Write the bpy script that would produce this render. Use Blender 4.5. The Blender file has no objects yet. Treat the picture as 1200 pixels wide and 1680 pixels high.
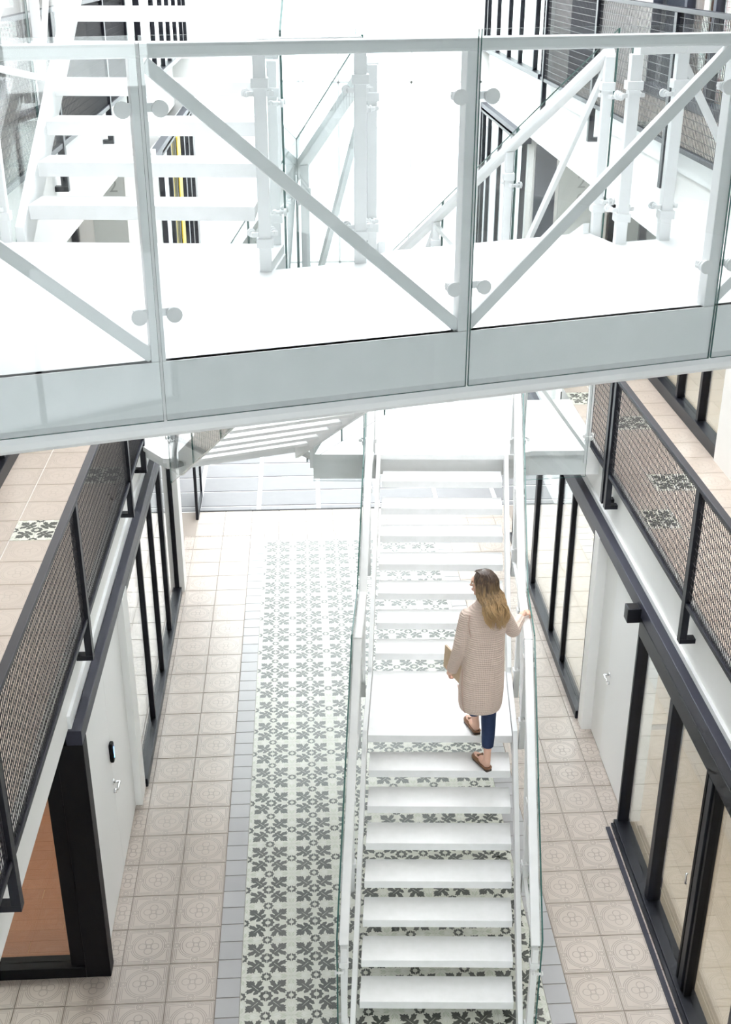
import bpy, bmesh, math, random
from mathutils import Vector, Matrix
random.seed(7)
R = math.radians
S = bpy.context.scene
COL = S.collection

# ------------------------------------------------------------------ camera
cam = bpy.data.cameras.new('camera'); cam.sensor_fit = 'VERTICAL'; cam.sensor_height = 36.0
cam.lens = 1940.5 / 1680 * 36.0; cam.clip_start = 0.05; cam.clip_end = 200
co = bpy.data.objects.new('camera', cam); COL.objects.link(co)
PITCH, YAW, ROLL, EYE = 0.44201, 0.05408, 0.000854, 7.6259
fw = Vector((math.sin(YAW)*math.cos(PITCH), math.cos(YAW)*math.cos(PITCH), -math.sin(PITCH)))
rt = Vector((math.cos(YAW), -math.sin(YAW), 0)); up = rt.cross(fw)
rt2 = rt*math.cos(ROLL) + up*math.sin(ROLL); up2 = up*math.cos(ROLL) - rt*math.sin(ROLL)
M = Matrix((rt2, up2, -fw)).transposed().to_4x4(); M.translation = (0, 0, EYE)
co.matrix_world = M
S.camera = co

# ------------------------------------------------------------------ sky light and exposure
w = bpy.data.worlds.new('sky'); S.world = w; w.use_nodes = True
bg = w.node_tree.nodes['Background']
bg.inputs['Color'].default_value = (0.94, 0.97, 1.0, 1); bg.inputs['Strength'].default_value = 2.8
S.view_settings.view_transform = 'Standard'; S.view_settings.look = 'None'
S.view_settings.gamma = 1.0; S.view_settings.exposure = 1.62
S.view_settings.use_curve_mapping = False
S.cycles.transparent_max_bounces = 24
S.cycles.max_bounces = 7; S.cycles.diffuse_bounces = 5; S.cycles.glossy_bounces = 3
w.cycles.sampling_method = 'NONE'      # one even sky: plain path tracing is quickest
S.cycles.adaptive_threshold = .06; S.cycles.adaptive_min_samples = 12
S.cycles.caustics_reflective = False; S.cycles.caustics_refractive = False

# ------------------------------------------------------------------ materials
MATS = {}
def mat(name, col, rough=0.5, metal=0.0, spec=0.5, emit=None, es=1.0):
    m = bpy.data.materials.new(name); m.use_nodes = True; b = m.node_tree.nodes['Principled BSDF']
    b.inputs['Base Color'].default_value = (*col, 1); b.inputs['Roughness'].default_value = rough
    b.inputs['Metallic'].default_value = metal; b.inputs['Specular IOR Level'].default_value = spec
    if emit: b.inputs['Emission Color'].default_value = (*emit, 1); b.inputs['Emission Strength'].default_value = es
    m.cycles.emission_sampling = 'NONE'
    MATS[name] = m; return m
class NG:                                    # tiny helper for node maths
    def __init__(s, m): s.t = m.node_tree; s.n = s.t.nodes; s.l = s.t.links
    def add(s, typ, **k):
        n = s.n.new(typ)
        for a, b in k.items(): setattr(n, a, b)
        return n
    def put(s, sock, v):
        if hasattr(v, 'is_output'): s.l.new(v, sock)
        else: sock.default_value = v
    def m(s, op, a, b=None, c=None):
        n = s.add('ShaderNodeMath', operation=op); s.put(n.inputs[0], a)
        if b is not None: s.put(n.inputs[1], b)
        if c is not None: s.put(n.inputs[2], c)
        return n.outputs[0]
    def mix(s, f, a, b):
        n = s.add('ShaderNodeMix', data_type='RGBA'); s.put(n.inputs['Factor'], f)
        for q, v in ((n.inputs[6], a), (n.inputs[7], b)):
            s.put(q, v if hasattr(v, 'is_output') else (*v, 1))
        return n.outputs[2]
    def noise(s, scale, detail=3, vec=None, rough=.5):
        n = s.add('ShaderNodeTexNoise'); n.inputs['Scale'].default_value = scale; n.inputs['Detail'].default_value = detail
        n.inputs['Roughness'].default_value = rough
        if vec is not None: s.l.new(vec, n.inputs['Vector'])
        return n.outputs['Fac']
    def obj(s): return s.add('ShaderNodeTexCoord').outputs['Object']
    def rnd(s): return s.add('ShaderNodeObjectInfo').outputs['Random']
    def bsdf(s): return s.n['Principled BSDF']
    def bump(s, h, strength=.3, dist=.01):
        n = s.add('ShaderNodeBump'); n.inputs['Strength'].default_value = strength; n.inputs['Distance'].default_value = dist
        s.l.new(h, n.inputs['Height']); s.l.new(n.outputs[0], s.bsdf().inputs['Normal'])
def noisy(name, c1, c2, scale, rough=.5, bump=0, stretch=None, spec=.5):
    m = mat(name, c1, rough, spec=spec); g = NG(m); v = g.obj()
    if stretch:
        mp = g.add('ShaderNodeMapping'); mp.inputs['Scale'].default_value = stretch; g.l.new(v, mp.inputs[0]); v = mp.outputs[0]
    f = g.noise(scale, 5, v)
    cr = g.m('MULTIPLY_ADD', f, 2.2, -.6)
    cl = g.add('ShaderNodeClamp'); g.l.new(cr, cl.inputs[0])
    g.l.new(g.mix(cl.outputs[0], c1, c2), g.bsdf().inputs['Base Color'])
    if bump: g.bump(f, bump, .004)
    return m
noisy('white_paint', (.84, .845, .85), (.80, .81, .81), 9, .42)
noisy('white_step', (.86, .86, .865), (.81, .815, .81), 14, .38, .05)
noisy('white_wall', (.85, .845, .835), (.82, .815, .80), 3, .6)
noisy('grey_door', (.60, .63, .62), (.57, .60, .59), 2, .45)
mat('white_door', (.83, .83, .83), .35)
mat('black_metal', (.007, .008, .014), .42, spec=.35)
mat('black_frame', (.0025, .0025, .004), .5, spec=.25)
mat('beam_steel', (.034, .035, .052), .45, spec=.3)
mat('rail_steel', (.008, .009, .017), .42, spec=.22)
mat('wire', (.022, .022, .028), .5)
mat('chrome', (.75, .75, .76), .18, 1.0)
mat('joint', (.33, .285, .25), .8)
noisy('front_grey', (.42, .42, .42), (.38, .38, .38), 2, .6)  # unseen front shell kept grey to limit bounce light
mat('pale_joint', (.80, .80, .80), .7)
mat('blue_glow', (.1, .3, .8), .4, emit=(.2, .5, 1), es=1.5)
mat('ceiling_white', (.82, .82, .81), .7)
mat('lamp_panel', (1, 1, 1), .5, emit=(1, .96, .90), es=1.0)  # glow of the added room fill panels
mat('strip_lamp', (1, 1, 1), .5, emit=(1, .96, .90), es=3.2)  # stronger glow, for added gallery strips and the shop fill panel
mat('yellow', (.85, .58, .02), .5)
mat('red', (.55, .12, .12), .5)
mat('orange_wood', (.50, .26, .07), .5)
mat('plum_cloth', (.22, .12, .09), .7)
mat('dark_panel', (.045, .05, .075), .4)
mat('blind', (.84, .84, .83), .6)
mat('print_grey', (.33, .35, .35), .6)

def planks(name, c1, c2, c3, pw, pl, axis):
    m = mat(name, c1, .42); g = NG(m); v = g.obj()
    mp = g.add('ShaderNodeMapping'); g.l.new(v, mp.inputs[0])
    mp.inputs['Scale'].default_value = (3, 40, 1) if axis == 'x' else (40, 3, 1)
    f = g.noise(1.0, 6, mp.outputs[0], .6)
    r = g.rnd()
    c = g.mix(r, c1, c2)
    g.l.new(g.mix(g.m('MULTIPLY', f, .7), c, c3), g.bsdf().inputs['Base Color'])
    return m
planks('oak', (.47, .19, .075), (.38, .145, .055), (.22, .075, .03), 0, 0, 'x')
planks('pale_oak', (.60, .49, .37), (.55, .44, .33), (.46, .36, .26), 0, 0, 'y')

# glass: thin clear sheet, greenish cut edges
def glass(name, tint, boost=1.0):
    m = bpy.data.materials.new(name); m.use_nodes = True; g = NG(m); g.n.remove(g.bsdf())
    out = g.n['Material Output']
    tr = g.add('ShaderNodeBsdfTransparent'); tr.inputs[0].default_value = (*tint, 1)
    gl = g.add('ShaderNodeBsdfGlossy'); gl.inputs['Roughness'].default_value = 0.01; gl.inputs[0].default_value = (1, 1, 1, 1)
    lw = g.add('ShaderNodeLayerWeight'); lw.inputs[0].default_value = .5      # Schlick reflectance of a thin sheet
    fr = g.m('MULTIPLY_ADD', g.m('POWER', lw.outputs['Facing'], 5.0), .9, .035*boost)
    mx = g.add('ShaderNodeMixShader'); g.l.new(fr, mx.inputs[0])
    g.l.new(tr.outputs[0], mx.inputs[1]); g.l.new(gl.outputs[0], mx.inputs[2]); g.l.new(mx.outputs[0], out.inputs[0])
    MATS[name] = m; return m
glass('rail_glass', (.974, .986, .986)); glass('window_glass', (.94, .965, .955), 2.6)
mat('glass_edge', (.045, .13, .115), .2)

# beige relief tile: every tile is its own object, centred on its own origin
def relief_tile(name, c1, c2, dark, strength):
    m = mat(name, c1, .28, spec=.8); g = NG(m); v = g.obj()
    sp = g.add('ShaderNodeSeparateXYZ'); g.l.new(v, sp.inputs[0])
    x = g.m('ABSOLUTE', sp.outputs[0]); y = g.m('ABSOLUTE', sp.outputs[1])
    mxy = g.m('MAXIMUM', x, y); mny = g.m('MINIMUM', x, y)
    r = g.m('SQRT', g.m('ADD', g.m('MULTIPLY', x, x), g.m('MULTIPLY', y, y)))
    def dist(px, py, a=mxy, b=mny):
        dx = g.m('SUBTRACT', a, px); dy = g.m('SUBTRACT', b, py)
        return g.m('SQRT', g.m('ADD', g.m('MULTIPLY', dx, dx), g.m('MULTIPLY', dy, dy)))
    def line(d, c, wd):                      # 1 on the line |d-c|<wd
        return g.m('SMOOTH_MIN', 1.0, g.m('MAXIMUM', g.m('SUBTRACT', 1.6, g.m('DIVIDE', g.m('ABSOLUTE', g.m('SUBTRACT', d, c)), wd)), 0.0), .1)
    pet = dist(.052, 0.0); sm = dist(.163, 0.0)
    W = .0027
    L = line(r, .022, W)
    for d, c in ((pet, .033), (sm, .015), (sm, .026), (mxy, .187)): L = g.m('MAXIMUM', L, line(d, c, W))
    ring = g.m('MAXIMUM', line(r, .118, W), line(r, .134, W))
    away = g.m('GREATER_THAN', sm, .028)
    L = g.m('MAXIMUM', L, g.m('MULTIPLY', ring, away))
    # cut-corner frames between ring and border
    ch = g.m('MAXIMUM', mxy, g.m('ADD', g.m('MULTIPLY', g.m('ADD', x, y), .7071), -.066))
    fr = g.m('MULTIPLY', g.m('MULTIPLY', g.m('MAXIMUM', line(ch, .160, W), line(ch, .174, W)), g.m('GREATER_THAN', r, .148)), g.m('GREATER_THAN', mny, .036))
    L = g.m('MAXIMUM', L, fr)
    arc = g.m('MULTIPLY', g.m('MULTIPLY', line(r, .149, W), g.m('LESS_THAN', ch, .160)), g.m('GREATER_THAN', mny, .036))
    L = g.m('MAXIMUM', L, arc)
    nz = g.noise(4.0, 4, v); worn = g.m('MULTIPLY_ADD', g.noise(1.3, 2, g.add('ShaderNodeNewGeometry').outputs['Position']), 1.6, -.35)
    wc = g.add('ShaderNodeClamp'); g.l.new(worn, wc.inputs[0])
    Lw = g.m('MULTIPLY', L, g.m('MULTIPLY_ADD', wc.outputs[0], .6, .4))
    base = g.mix(g.m('MULTIPLY_ADD', g.rnd(), .5, g.m('MULTIPLY', nz, .6)), c1, c2)
    g.l.new(g.mix(g.m('MULTIPLY', Lw, strength), base, dark), g.bsdf().inputs['Base Color'])
    g.bump(g.m('MULTIPLY', Lw, -1.0), .35, .002)
    return m
relief_tile('beige_tile', (.565, .492, .44), (.495, .428, .378), (.22, .178, .15), .9)
relief_tile('beige_tile_upper', (.58, .505, .445), (.51, .435, .38), (.30, .245, .205), .5)
def varied(name, c1, c2, rough=.35, nscale=6, spec=.5):
    m = mat(name, c1, rough, spec=spec); g = NG(m)
    f = g.m('MULTIPLY_ADD', g.rnd(), .65, g.m('MULTIPLY', g.noise(nscale, 4, g.obj()), .45))
    g.l.new(g.mix(f, c1, c2), g.bsdf().inputs['Base Color']); return m
varied('grey_tile', (.50, .495, .507), (.43, .425, .44), .3)
varied('paver', (.20, .20, .21), (.28, .275, .285), .6)
varied('print_base', (.72, .72, .655), (.66, .67, .60), .33, spec=.5)
varied('print_leaf', (.045, .055, .045), (.10, .098, .088), .34, spec=.55)
varied('print_sage', (.50, .55, .43), (.56, .59, .49))
varied('print_white', (.80, .80, .75), (.74, .75, .70))

# ------------------------------------------------------------------ mesh helpers
ORI = {}
class MB:
    def __init__(s): s.v = []; s.f = []; s.m = []; s.sm = []
    def add(s, vs, fs, m=0, smooth=False):
        o = len(s.v); s.v += [tuple(p) for p in vs]
        for f in fs: s.f.append([i+o for i in f]); s.m.append(m); s.sm.append(smooth)
        return s
    def hexa(s, p, m=0, ms=None):             # p: 4 bottom ccw + 4 top
        fs = [(3, 2, 1, 0), (4, 5, 6, 7), (0, 1, 5, 4), (1, 2, 6, 5), (2, 3, 7, 6), (3, 0, 4, 7)]
        o = len(s.v); s.v += [tuple(q) for q in p]
        for k, f in enumerate(fs): s.f.append([i+o for i in f]); s.m.append(ms[k] if ms else m); s.sm.append(False)
        return s
    def box(s, x0, x1, y0, y1, z0, z1, m=0):
        return s.hexa([(x0, y0, z0), (x1, y0, z0), (x1, y1, z0), (x0, y1, z0), (x0, y0, z1), (x1, y0, z1), (x1, y1, z1), (x0, y1, z1)], m)
    def prism(s, poly, z0, z1, m=0):
        n = len(poly); o = len(s.v)
        s.v += [(x, y, z0) for x, y in poly] + [(x, y, z1) for x, y in poly]
        s.f += [[o+i for i in range(n)][::-1], [o+n+i for i in range(n)]]; s.m += [m, m]; s.sm += [False]*2
        for i in range(n):
            j = (i+1) % n; s.f.append([o+i, o+j, o+n+j, o+n+i]); s.m.append(m); s.sm.append(False)
        return s
    def bar(s, p, q, w, h, m=0, upv=(0, 0, 1)):
        p = Vector(p); q = Vector(q); d = (q-p).normalized(); u = Vector(upv)
        a = d.cross(u)
        if a.length < 1e-4: a = d.cross(Vector((1, 0, 0)))
        a.normalize(); b = a.cross(d).normalized()
        a *= w/2; b *= h/2
        return s.hexa([p-a-b, p+a-b, q+a-b, q-a-b, p-a+b, p+a+b, q+a+b, q-a+b], m)
    def tube(s, pts, r, n=8, m=0, smooth=True, cap=True):
        pts = [Vector(p) for p in pts]; rs = r if isinstance(r, (list, tuple)) else [r]*len(pts)
        rings = []; a = None
        for i, p in enumerate(pts):
            d = (pts[min(i+1, len(pts)-1)] - pts[max(i-1, 0)]).normalized()
            if a is None: a = d.orthogonal().normalized()
            a = (a - d*a.dot(d)).normalized(); b = d.cross(a)
            rings.append([p + (a*math.cos(2*math.pi*k/n) + b*math.sin(2*math.pi*k/n))*rs[i] for k in range(n)])
        return s.loft(rings, m, smooth, cap)
    def loft(s, rings, m=0, smooth=True, cap=True):
        n = len(rings[0]); o = len(s.v)
        for rg in rings: s.v += [tuple(p) for p in rg]
        for i in range(len(rings)-1):
            for k in range(n):
                s.f.append([o+i*n+k, o+i*n+(k+1) % n, o+(i+1)*n+(k+1) % n, o+(i+1)*n+k]); s.m.append(m); s.sm.append(smooth)
        if cap:
            s.f.append([o+k for k in range(n)][::-1]); s.m.append(m); s.sm.append(False)
            e = o+(len(rings)-1)*n; s.f.append([e+k for k in range(n)]); s.m.append(m); s.sm.append(False)
        return s
    def mesh(s, name, mats, org):
        me = bpy.data.meshes.new(name); me.from_pydata([tuple(Vector(p)-org) for p in s.v], [], s.f)
        for k in mats: me.materials.append(MATS[k])
        me.polygons.foreach_set('material_index', s.m); me.polygons.foreach_set('use_smooth', s.sm); me.update()
        return me
    def build(s, name, mats, parent=None, bevel=0, org=None, kind=None):
        if isinstance(mats, str): mats = [mats]
        if org is None:
            xs, ys, zs = zip(*s.v); org = Vector(((min(xs)+max(xs))/2, (min(ys)+max(ys))/2, min(zs)))
        org = Vector(org); o = bpy.data.objects.new(name, s.mesh(name, mats, org)); COL.objects.link(o)
        place(o, org, parent)
        if bevel:
            md = o.modifiers.new('bevel', 'BEVEL'); md.width = bevel; md.segments = 2; md.limit_method = 'ANGLE'
        if kind: o['kind'] = kind
        return o
def place(o, org, parent=None):
    ORI[o] = Vector(org)
    if parent is not None: o.parent = parent; o.location = Vector(org) - ORI[parent]
    else: o.location = org
def share(name, me, org, parent, rz=0):
    o = bpy.data.objects.new(name, me); COL.objects.link(o); place(o, org, parent); o.rotation_euler.z = rz; return o
def thing(name, label, cat, loc, group=None):
    o = bpy.data.objects.new(name, None); COL.objects.link(o); o.empty_display_size = .1
    place(o, loc); return tag(o, label, cat, group)
def tag(o, label, cat, group=None):
    o['label'] = label; o['category'] = cat
    if group: o['group'] = group
    return o
def struct(o, label=None, cat=None):
    o['kind'] = 'structure'
    if label: o['label'] = label
    if cat: o['category'] = cat
    return o
def box(name, m, b, parent=None, bevel=0): return MB().box(*b).build(name, m, parent, bevel)
def sempty(name, loc, label, cat):
    o = bpy.data.objects.new(name, None); COL.objects.link(o); place(o, loc); return struct(o, label, cat)
XL, XR, YF, YB = -1.70, 2.92, 16.22, 19.8        # glazing planes of the atrium, end of tiled floor, back wall
L1, L2, L3 = 3.0, 6.2, 9.4

# ================================================================== setting: ground floor
floor = struct(MB().box(-5.2, 6.4, 3.4, YF, -.25, -.006).build('floor', 'joint'), 'tiled atrium floor, beige relief tiles around a leaf patterned carpet of printed tiles', 'floor')
def tile_mesh(name, m, hx, hy, z=0.0, th=.02):
    g = .003
    return MB().hexa([(-hx+g, -hy+g, -th), (hx-g, -hy+g, -th), (hx-g, hy-g, -th), (-hx+g, hy-g, -th),
                      (-hx+g*1.7, -hy+g*1.7, 0), (hx-g*1.7, -hy+g*1.7, 0), (hx-g*1.7, hy-g*1.7, 0), (-hx+g*1.7, hy-g*1.7, 0)]).mesh(name, [m], Vector((0, 0, 0)))
TM = {}
def put_tile(name, m, x0, x1, y0, y1, z, parent):
    k = (name, m, round(x1-x0, 3), round(y1-y0, 3))
    if k not in TM: TM[k] = tile_mesh(name, m, (x1-x0)/2, (y1-y0)/2)
    return share(name, TM[k], ((x0+x1)/2, (y0+y1)/2, z), parent, random.choice((0, math.pi)))
rowsL = [4.98+.4*k for k in range(28)]
for y in rowsL:
    y1 = min(y+.4, 15.4)
    if y > 15.38: continue
    cols = [(-1.23, -.83), (-1.63, -1.23)]
    if y1 < 7.5: cols += [(-1.63-.4*(i+1), -1.63-.4*i) for i in range(6)] if y1 < 7.4 else []
    if y1 >= 7.4: cols.append((-1.78, -1.63))
    for a, b in cols: put_tile('beige_floor_tile', 'beige_tile', a, b, y, y1, 0, floor)
for k in range(26):
    y = 5.1+.4*k; y1 = min(y+.4, 15.4)
    for a, b in ((2.03, 2.43), (2.43, 2.83), (2.83, 3.02)): put_tile('beige_floor_tile', 'beige_tile', a, b, y, y1, 0, floor)
for k in range(12):
    for y, y1 in ((15.4, 15.81), (15.81, 16.22)):
        a = -1.63+.4*k; put_tile('beige_floor_tile', 'beige_tile', a, min(a+.4, 3.03), y, y1, 0, floor)
for k in range(51):
    y = 5.2+.2*k
    for a in (-.83, 1.83): put_tile('grey_floor_tile', 'grey_tile', a, a+.2, y, y+.2, 0, floor)
for k in range(12): put_tile('grey_floor_tile', 'grey_tile', -.63+.205*k, -.63+.205*(k+1), 15.2, 15.4, 0, floor)

box('tile_bed', 'print_base', (-.632, 1.832, 5.198, 15.202, -.0065, -.004), floor)
# printed tile: one quarter of the leaf rosette, rosette centre at local (-.1,-.1)
def arc_ring(cx, cy, a0, r0, r1, petals, z, mb, m, n=10):
    pin, pout = [], []
    for i in range(n+1):
        a = a0 + math.pi/2*i/n; w_ = 1 + .12*math.cos(petals*a)
        pout.append((cx+r1*w_*math.cos(a), cy+r1*w_*math.sin(a), z)); pin.append((cx+r0*math.cos(a), cy+r0*math.sin(a), z))
    vs = pout + pin
    mb.add(vs, [(i, i+1, n+1+i+1, n+1+i) for i in range(n)], m)
LEAF = [(.058, 0), (.067, .014), (.061, .030), (.068, .042), (.078, .060), (.093, .050), (.100, .022), (.108, .030), (.106, .058), (.115, .068), (.125, .094),
        (.137, .080), (.152, .090), (.149, .070), (.158, .060), (.146, .046), (.139, .018), (.150, .022), (.163, .036), (.174, .034), (.184, .046), (.188, .028), (.202, .028), (.205, .014), (.230, 0)]
def printed_quarter(mb, h, ox=0, oy=0, oz=0, rot=0, slab=True):
    sc = h/.1; t = MB(); c, s_ = math.cos(rot), math.sin(rot)
    if slab:
        g = .0007; e = h-g
        t.hexa([(-e, -e, -.02), (e, -e, -.02), (e, e, -.02), (-e, e, -.02), (-e, -e, 0), (e, -e, 0), (e, e, 0), (-e, e, 0)], 0)
    d = math.sqrt(.5)
    def P(a, p, z): return ((a-p)*d*sc-h, (a+p)*d*sc-h, z)
    out = [P(a, p, .0006) for a, p in LEAF] + [P(a, -p, .0006) for a, p in LEAF[-2:0:-1]]
    t.add(out, [tuple(range(len(out)))], 1)
    # pale vein pairs cut the leaf
    for p in (.0, ): t.add([P(.085, -.0022, .0009), P(.165, -.0005, .0009), P(.165, .0005, .0009), P(.085, .0022, .0009)], [(0, 1, 2, 3)], 0)
    arc_ring(-h, -h, 0, .020*sc, .050*sc, 8, .0006, t, 1)
    arc_ring(h-.0008, -h, math.pi/2, .017*sc, .040*sc, 8, .0006, t, 1); arc_ring(-h, h-.0008, -math.pi/2, .017*sc, .040*sc, 8, .0006, t, 1)
    # sage fan in the far corner, white flicks
    fan = [(.283, 0), (.262, .018), (.235, .020), (.212, .050), (.236, .042), (.262, .026)]
    for sg in (1, -1): t.add([P(a-.004, sg*p, .0003) for a, p in fan][::sg], [tuple(range(len(fan)))], 2)
    for p in (.075, .095):
        for sg in (1, -1):
            q = [P(.170+.01, sg*p*.9, .0003), P(.215, sg*p*.62, .0003), P(.222, sg*p*.70, .0003), P(.178, sg*(p*.9+.008), .0003)]
            t.add(q[::sg], [(0, 1, 2, 3)], 3)
    for p in (.012, .034):
        for sg in (1, -1):
            q = [P(.225, sg*p, .0004), P(.270, sg*p*.3, .0004), P(.270, sg*(p*.3+.003), .0004), P(.225, sg*(p+.005), .0004)]
            t.add(q[::sg], [(0, 1, 2, 3)], 3)
    mb.add([(c*x-s_*y+ox, s_*x+c*y+oy, z+oz) for x, y, z in t.v], t.f)
    mb.m[-len(t.f):] = t.m
    return mb
PMATS = ['print_base', 'print_leaf', 'print_sage', 'print_white']
PX, PY = .205, .2
pm = printed_quarter(MB(), .1).mesh('printed_floor_tile', PMATS, Vector((0, 0, 0)))
cells = []
for i in range(12):
    for j in range(50):
        x, y = -.63+PX*(i+.5), 15.2-PY*(j+.5)
        q = {(0, 0): math.pi, (1, 0): math.pi*1.5, (0, 1): math.pi/2, (1, 1): 0.0}
        # rosette centres sit between odd/even pairs
        left = (i % 2 == 0); far = (j % 2 == 0)
        rz = {(True, True): math.pi/2, (False, True): 0, (True, False): math.pi, (False, False): -math.pi/2}[(left, far)]
        vis = (0 if i < 5 else 1) if y > 6.3 else 2
        cells.append((vis, y, x, rz))
cells.sort(key=lambda c: (c[0], c[1]))
stuff = MB()
for n, (vis, y, x, rz) in enumerate(cells):
    if n < 300:
        o = share('printed_floor_tile', pm, (x, y, 0), floor, rz)
    else: printed_quarter(stuff, .1, x, y, 0, rz)
stuff.build('printed_floor_tiles', PMATS, floor, kind='stuff')

# grey paving beyond the threshold
pav = struct(MB().box(-3.2, 5.2, YF+.02, YB+.1, -.25, -.012).build('floor_entrance', 'pale_joint'), 'pale grey slab paving beyond the far threshold', 'paving')
for i in range(8):
    for j in range(6):
        x0 = -2.56+.91*(i-1); y0 = 16.40+.55*j-.0
        put_tile('paving_slab', 'paver', x0+.03, x0+.88, y0+.02, min(y0+.53, YB), 0, pav)
for i in range(8): put_tile('paving_slab', 'paver', -2.56+.91*(i-1)+.03, -2.56+.91*(i-1)+.88, 16.26, 16.38, 0, pav)
struct(box('trim_1', 'black_frame', (-1.66, 2.92, YF-.004, YF+.03, -.02, .006)), 'dark threshold strip where tiles meet grey paving', 'threshold')

# ================================================================== outer shell
wb = sempty('window_30', (.6, YB, 0), 'tall white framed glazed facade at the far end, blown out by daylight', 'window')
for sd, xa, xb in (('left', -5.4, XL), ('right', XR, 6.6)):
    struct(box('wall_back_'+sd, 'white_wall', (xa, xb, YB, YB+.2, 0, 12.6)), 'white end wall beside the far glazed facade, '+sd, 'wall')
for z in (0, 2.9, 5.75, 8.6, 11.4): box('transom', 'white_paint', (XL, XR, YB, YB+.06, z, z+.03), wb)
for x in (XL, -.55, .62, 1.78, XR-.03): box('mullion', 'white_paint', (x, x+.03, YB, YB+.06, 0, 11.4), wb)
for x0, x1 in ((XL, -.55), (-.55, .62), (.62, 1.78), (1.78, XR)):
    for z0, z1 in ((0, 2.9), (2.9, 5.75), (5.75, 8.6), (8.6, 11.4)): box('pane', 'window_glass', (x0+.03, x1, YB+.02, YB+.032, z0+.03, z1), wb)
struct(box('ground_outside', 'paver', (-30, 30, YB+.2, YB+40, -.3, -.02)), 'pale paving outside the far facade', 'ground')
struct(box('wall_left', 'white_wall', (-5.4, -5.2, -3, YB, 0, 12.6)), 'white outer wall left', 'wall')
struct(box('wall_right', 'white_wall', (6.4, 6.6, -3, YB, 0, 12.6)), 'white outer wall right', 'wall')
FW = [(2.9, 3.2), (5.4, 6.4), (8.8, 12.6)]
for k, (xa, xb) in enumerate(((-5.4, XL), (XR, 6.6))): struct(box('wall_front_%s' % ('left', 'right')[k], 'front_grey', (xa, xb, -3.0, -2.8, 0, 12.6)), 'grey wall behind the viewer, '+('left', 'right')[k], 'wall')
for k, (za, zb) in enumerate(FW): struct(box('wall_front_band_%s' % ('low', 'middle', 'top')[k], 'front_grey', (XL, XR, -3.0, -2.8, za, zb)), 'grey wall band between windows behind the viewer', 'wall')
for k, (za, zb) in enumerate(((0, 2.9), (3.2, 5.4), (6.4, 8.8))):  # unseen windows added to throw daylight on the bridge front
    o = sempty('window_%d' % (31+k), (.6, -2.9, za), 'black framed end window behind the viewer, %s floor' % ('ground', 'middle', 'top')[k], 'window')
    for x in (XL, -.15, 1.38, XR-.05): box('mullion', 'black_metal', (x, x+.05, -2.93, -2.87, za, zb), o)
    for x in (XL, -.15, 1.38): box('pane', 'window_glass', (x+.05, x+1.53, -2.906, -2.894, za, zb), o)
    for z in (za, zb-.05): box('transom', 'black_metal', (XL, XR, -2.935, -2.865, z, z+.05), o)
struct(box('ground_outside_front', 'paver', (-30, 30, -40, -3.0, -.3, -.02)), 'pale paving outside the near end', 'ground')
struct(box('floor_front', 'white_wall', (-5.2, 6.4, -2.8, .6, 5.7, 6.2)), 'gallery floor under the viewer', 'floor')
struct(box('floor_ground_front', 'white_wall', (-5.2, 6.4, -2.8, 3.4, -.25, 0)), 'ground floor under the front gallery', 'floor')
struct(box('ceiling_front', 'front_grey', (-5.2, 6.4, -2.8, 5.6, 9.0, 9.4)), 'grey ceiling slab over the front gallery', 'ceiling')  # unseen slab, added and lengthened to cut skylight on the bridge
struct(box('wall_top_left', 'white_wall', (-2.0, -1.88, -2.8, YB, 9.4, 12.6)), 'white parapet wall of the top storey on the left', 'wall')  # unseen side walls added to narrow the sky opening
struct(box('wall_top_right', 'white_wall', (3.08, 3.2, -2.8, YB, 9.4, 12.6)), 'white parapet wall of the top storey on the right', 'wall')
for sx, xa, xb in (('left', -5.2, -1.85), ('right', 3.05, 6.4)):
    struct(box('ceiling_'+sx, 'ceiling_white', (xa, xb, -2.8, YB, 9.0, 9.4)), 'white ceiling slab above the %s upper gallery' % sx, 'ceiling')

# ================================================================== glazing
WN = [0]
def glazing(x, ys, z0, z1, inside, label, sill=.10, head=.08, depth=.07, mw=.055, doors=(), m='black_metal', blind=False):
    WN[0] += 1
    o = sempty('window_%d' % WN[0], (x, (ys[0]+ys[-1])/2, z0), label, 'window')
    a, b = sorted((x, x+inside*depth))
    box('sill', m, (min(a, x-inside*.03), max(b, x-inside*.03), ys[0], ys[-1], z0, z0+sill), o, .006)
    box('head', m, (a, b, ys[0], ys[-1], z1-head, z1), o, .006)
    for k, y in enumerate(ys):
        wd = mw*2 if k in doors else mw
        box('mullion', m, (a, b, max(y-wd/2, ys[0]), min(y+wd/2, ys[-1]), z0+sill, z1-head), o, .006)
    for y0, y1 in zip(ys, ys[1:]):
        xg = x+inside*depth*.5
        MB().box(xg-.006, xg+.006, y0+mw/2, y1-mw/2, z0+sill, z1-head).build('pane', 'window_glass', o)
        if blind: box('blind', 'blind', (x+inside*.16-.005, x+inside*.16+.005, y0+.01, y1-.01, z0+.02, z1), o)
    return o
# ground left
glazing(XL, [9.72, 10.79, 11.74, 12.67, 13.71], 0, 2.32, -1, 'black framed ground floor glazing on the left beyond the white double door', doors=(3,))
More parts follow.
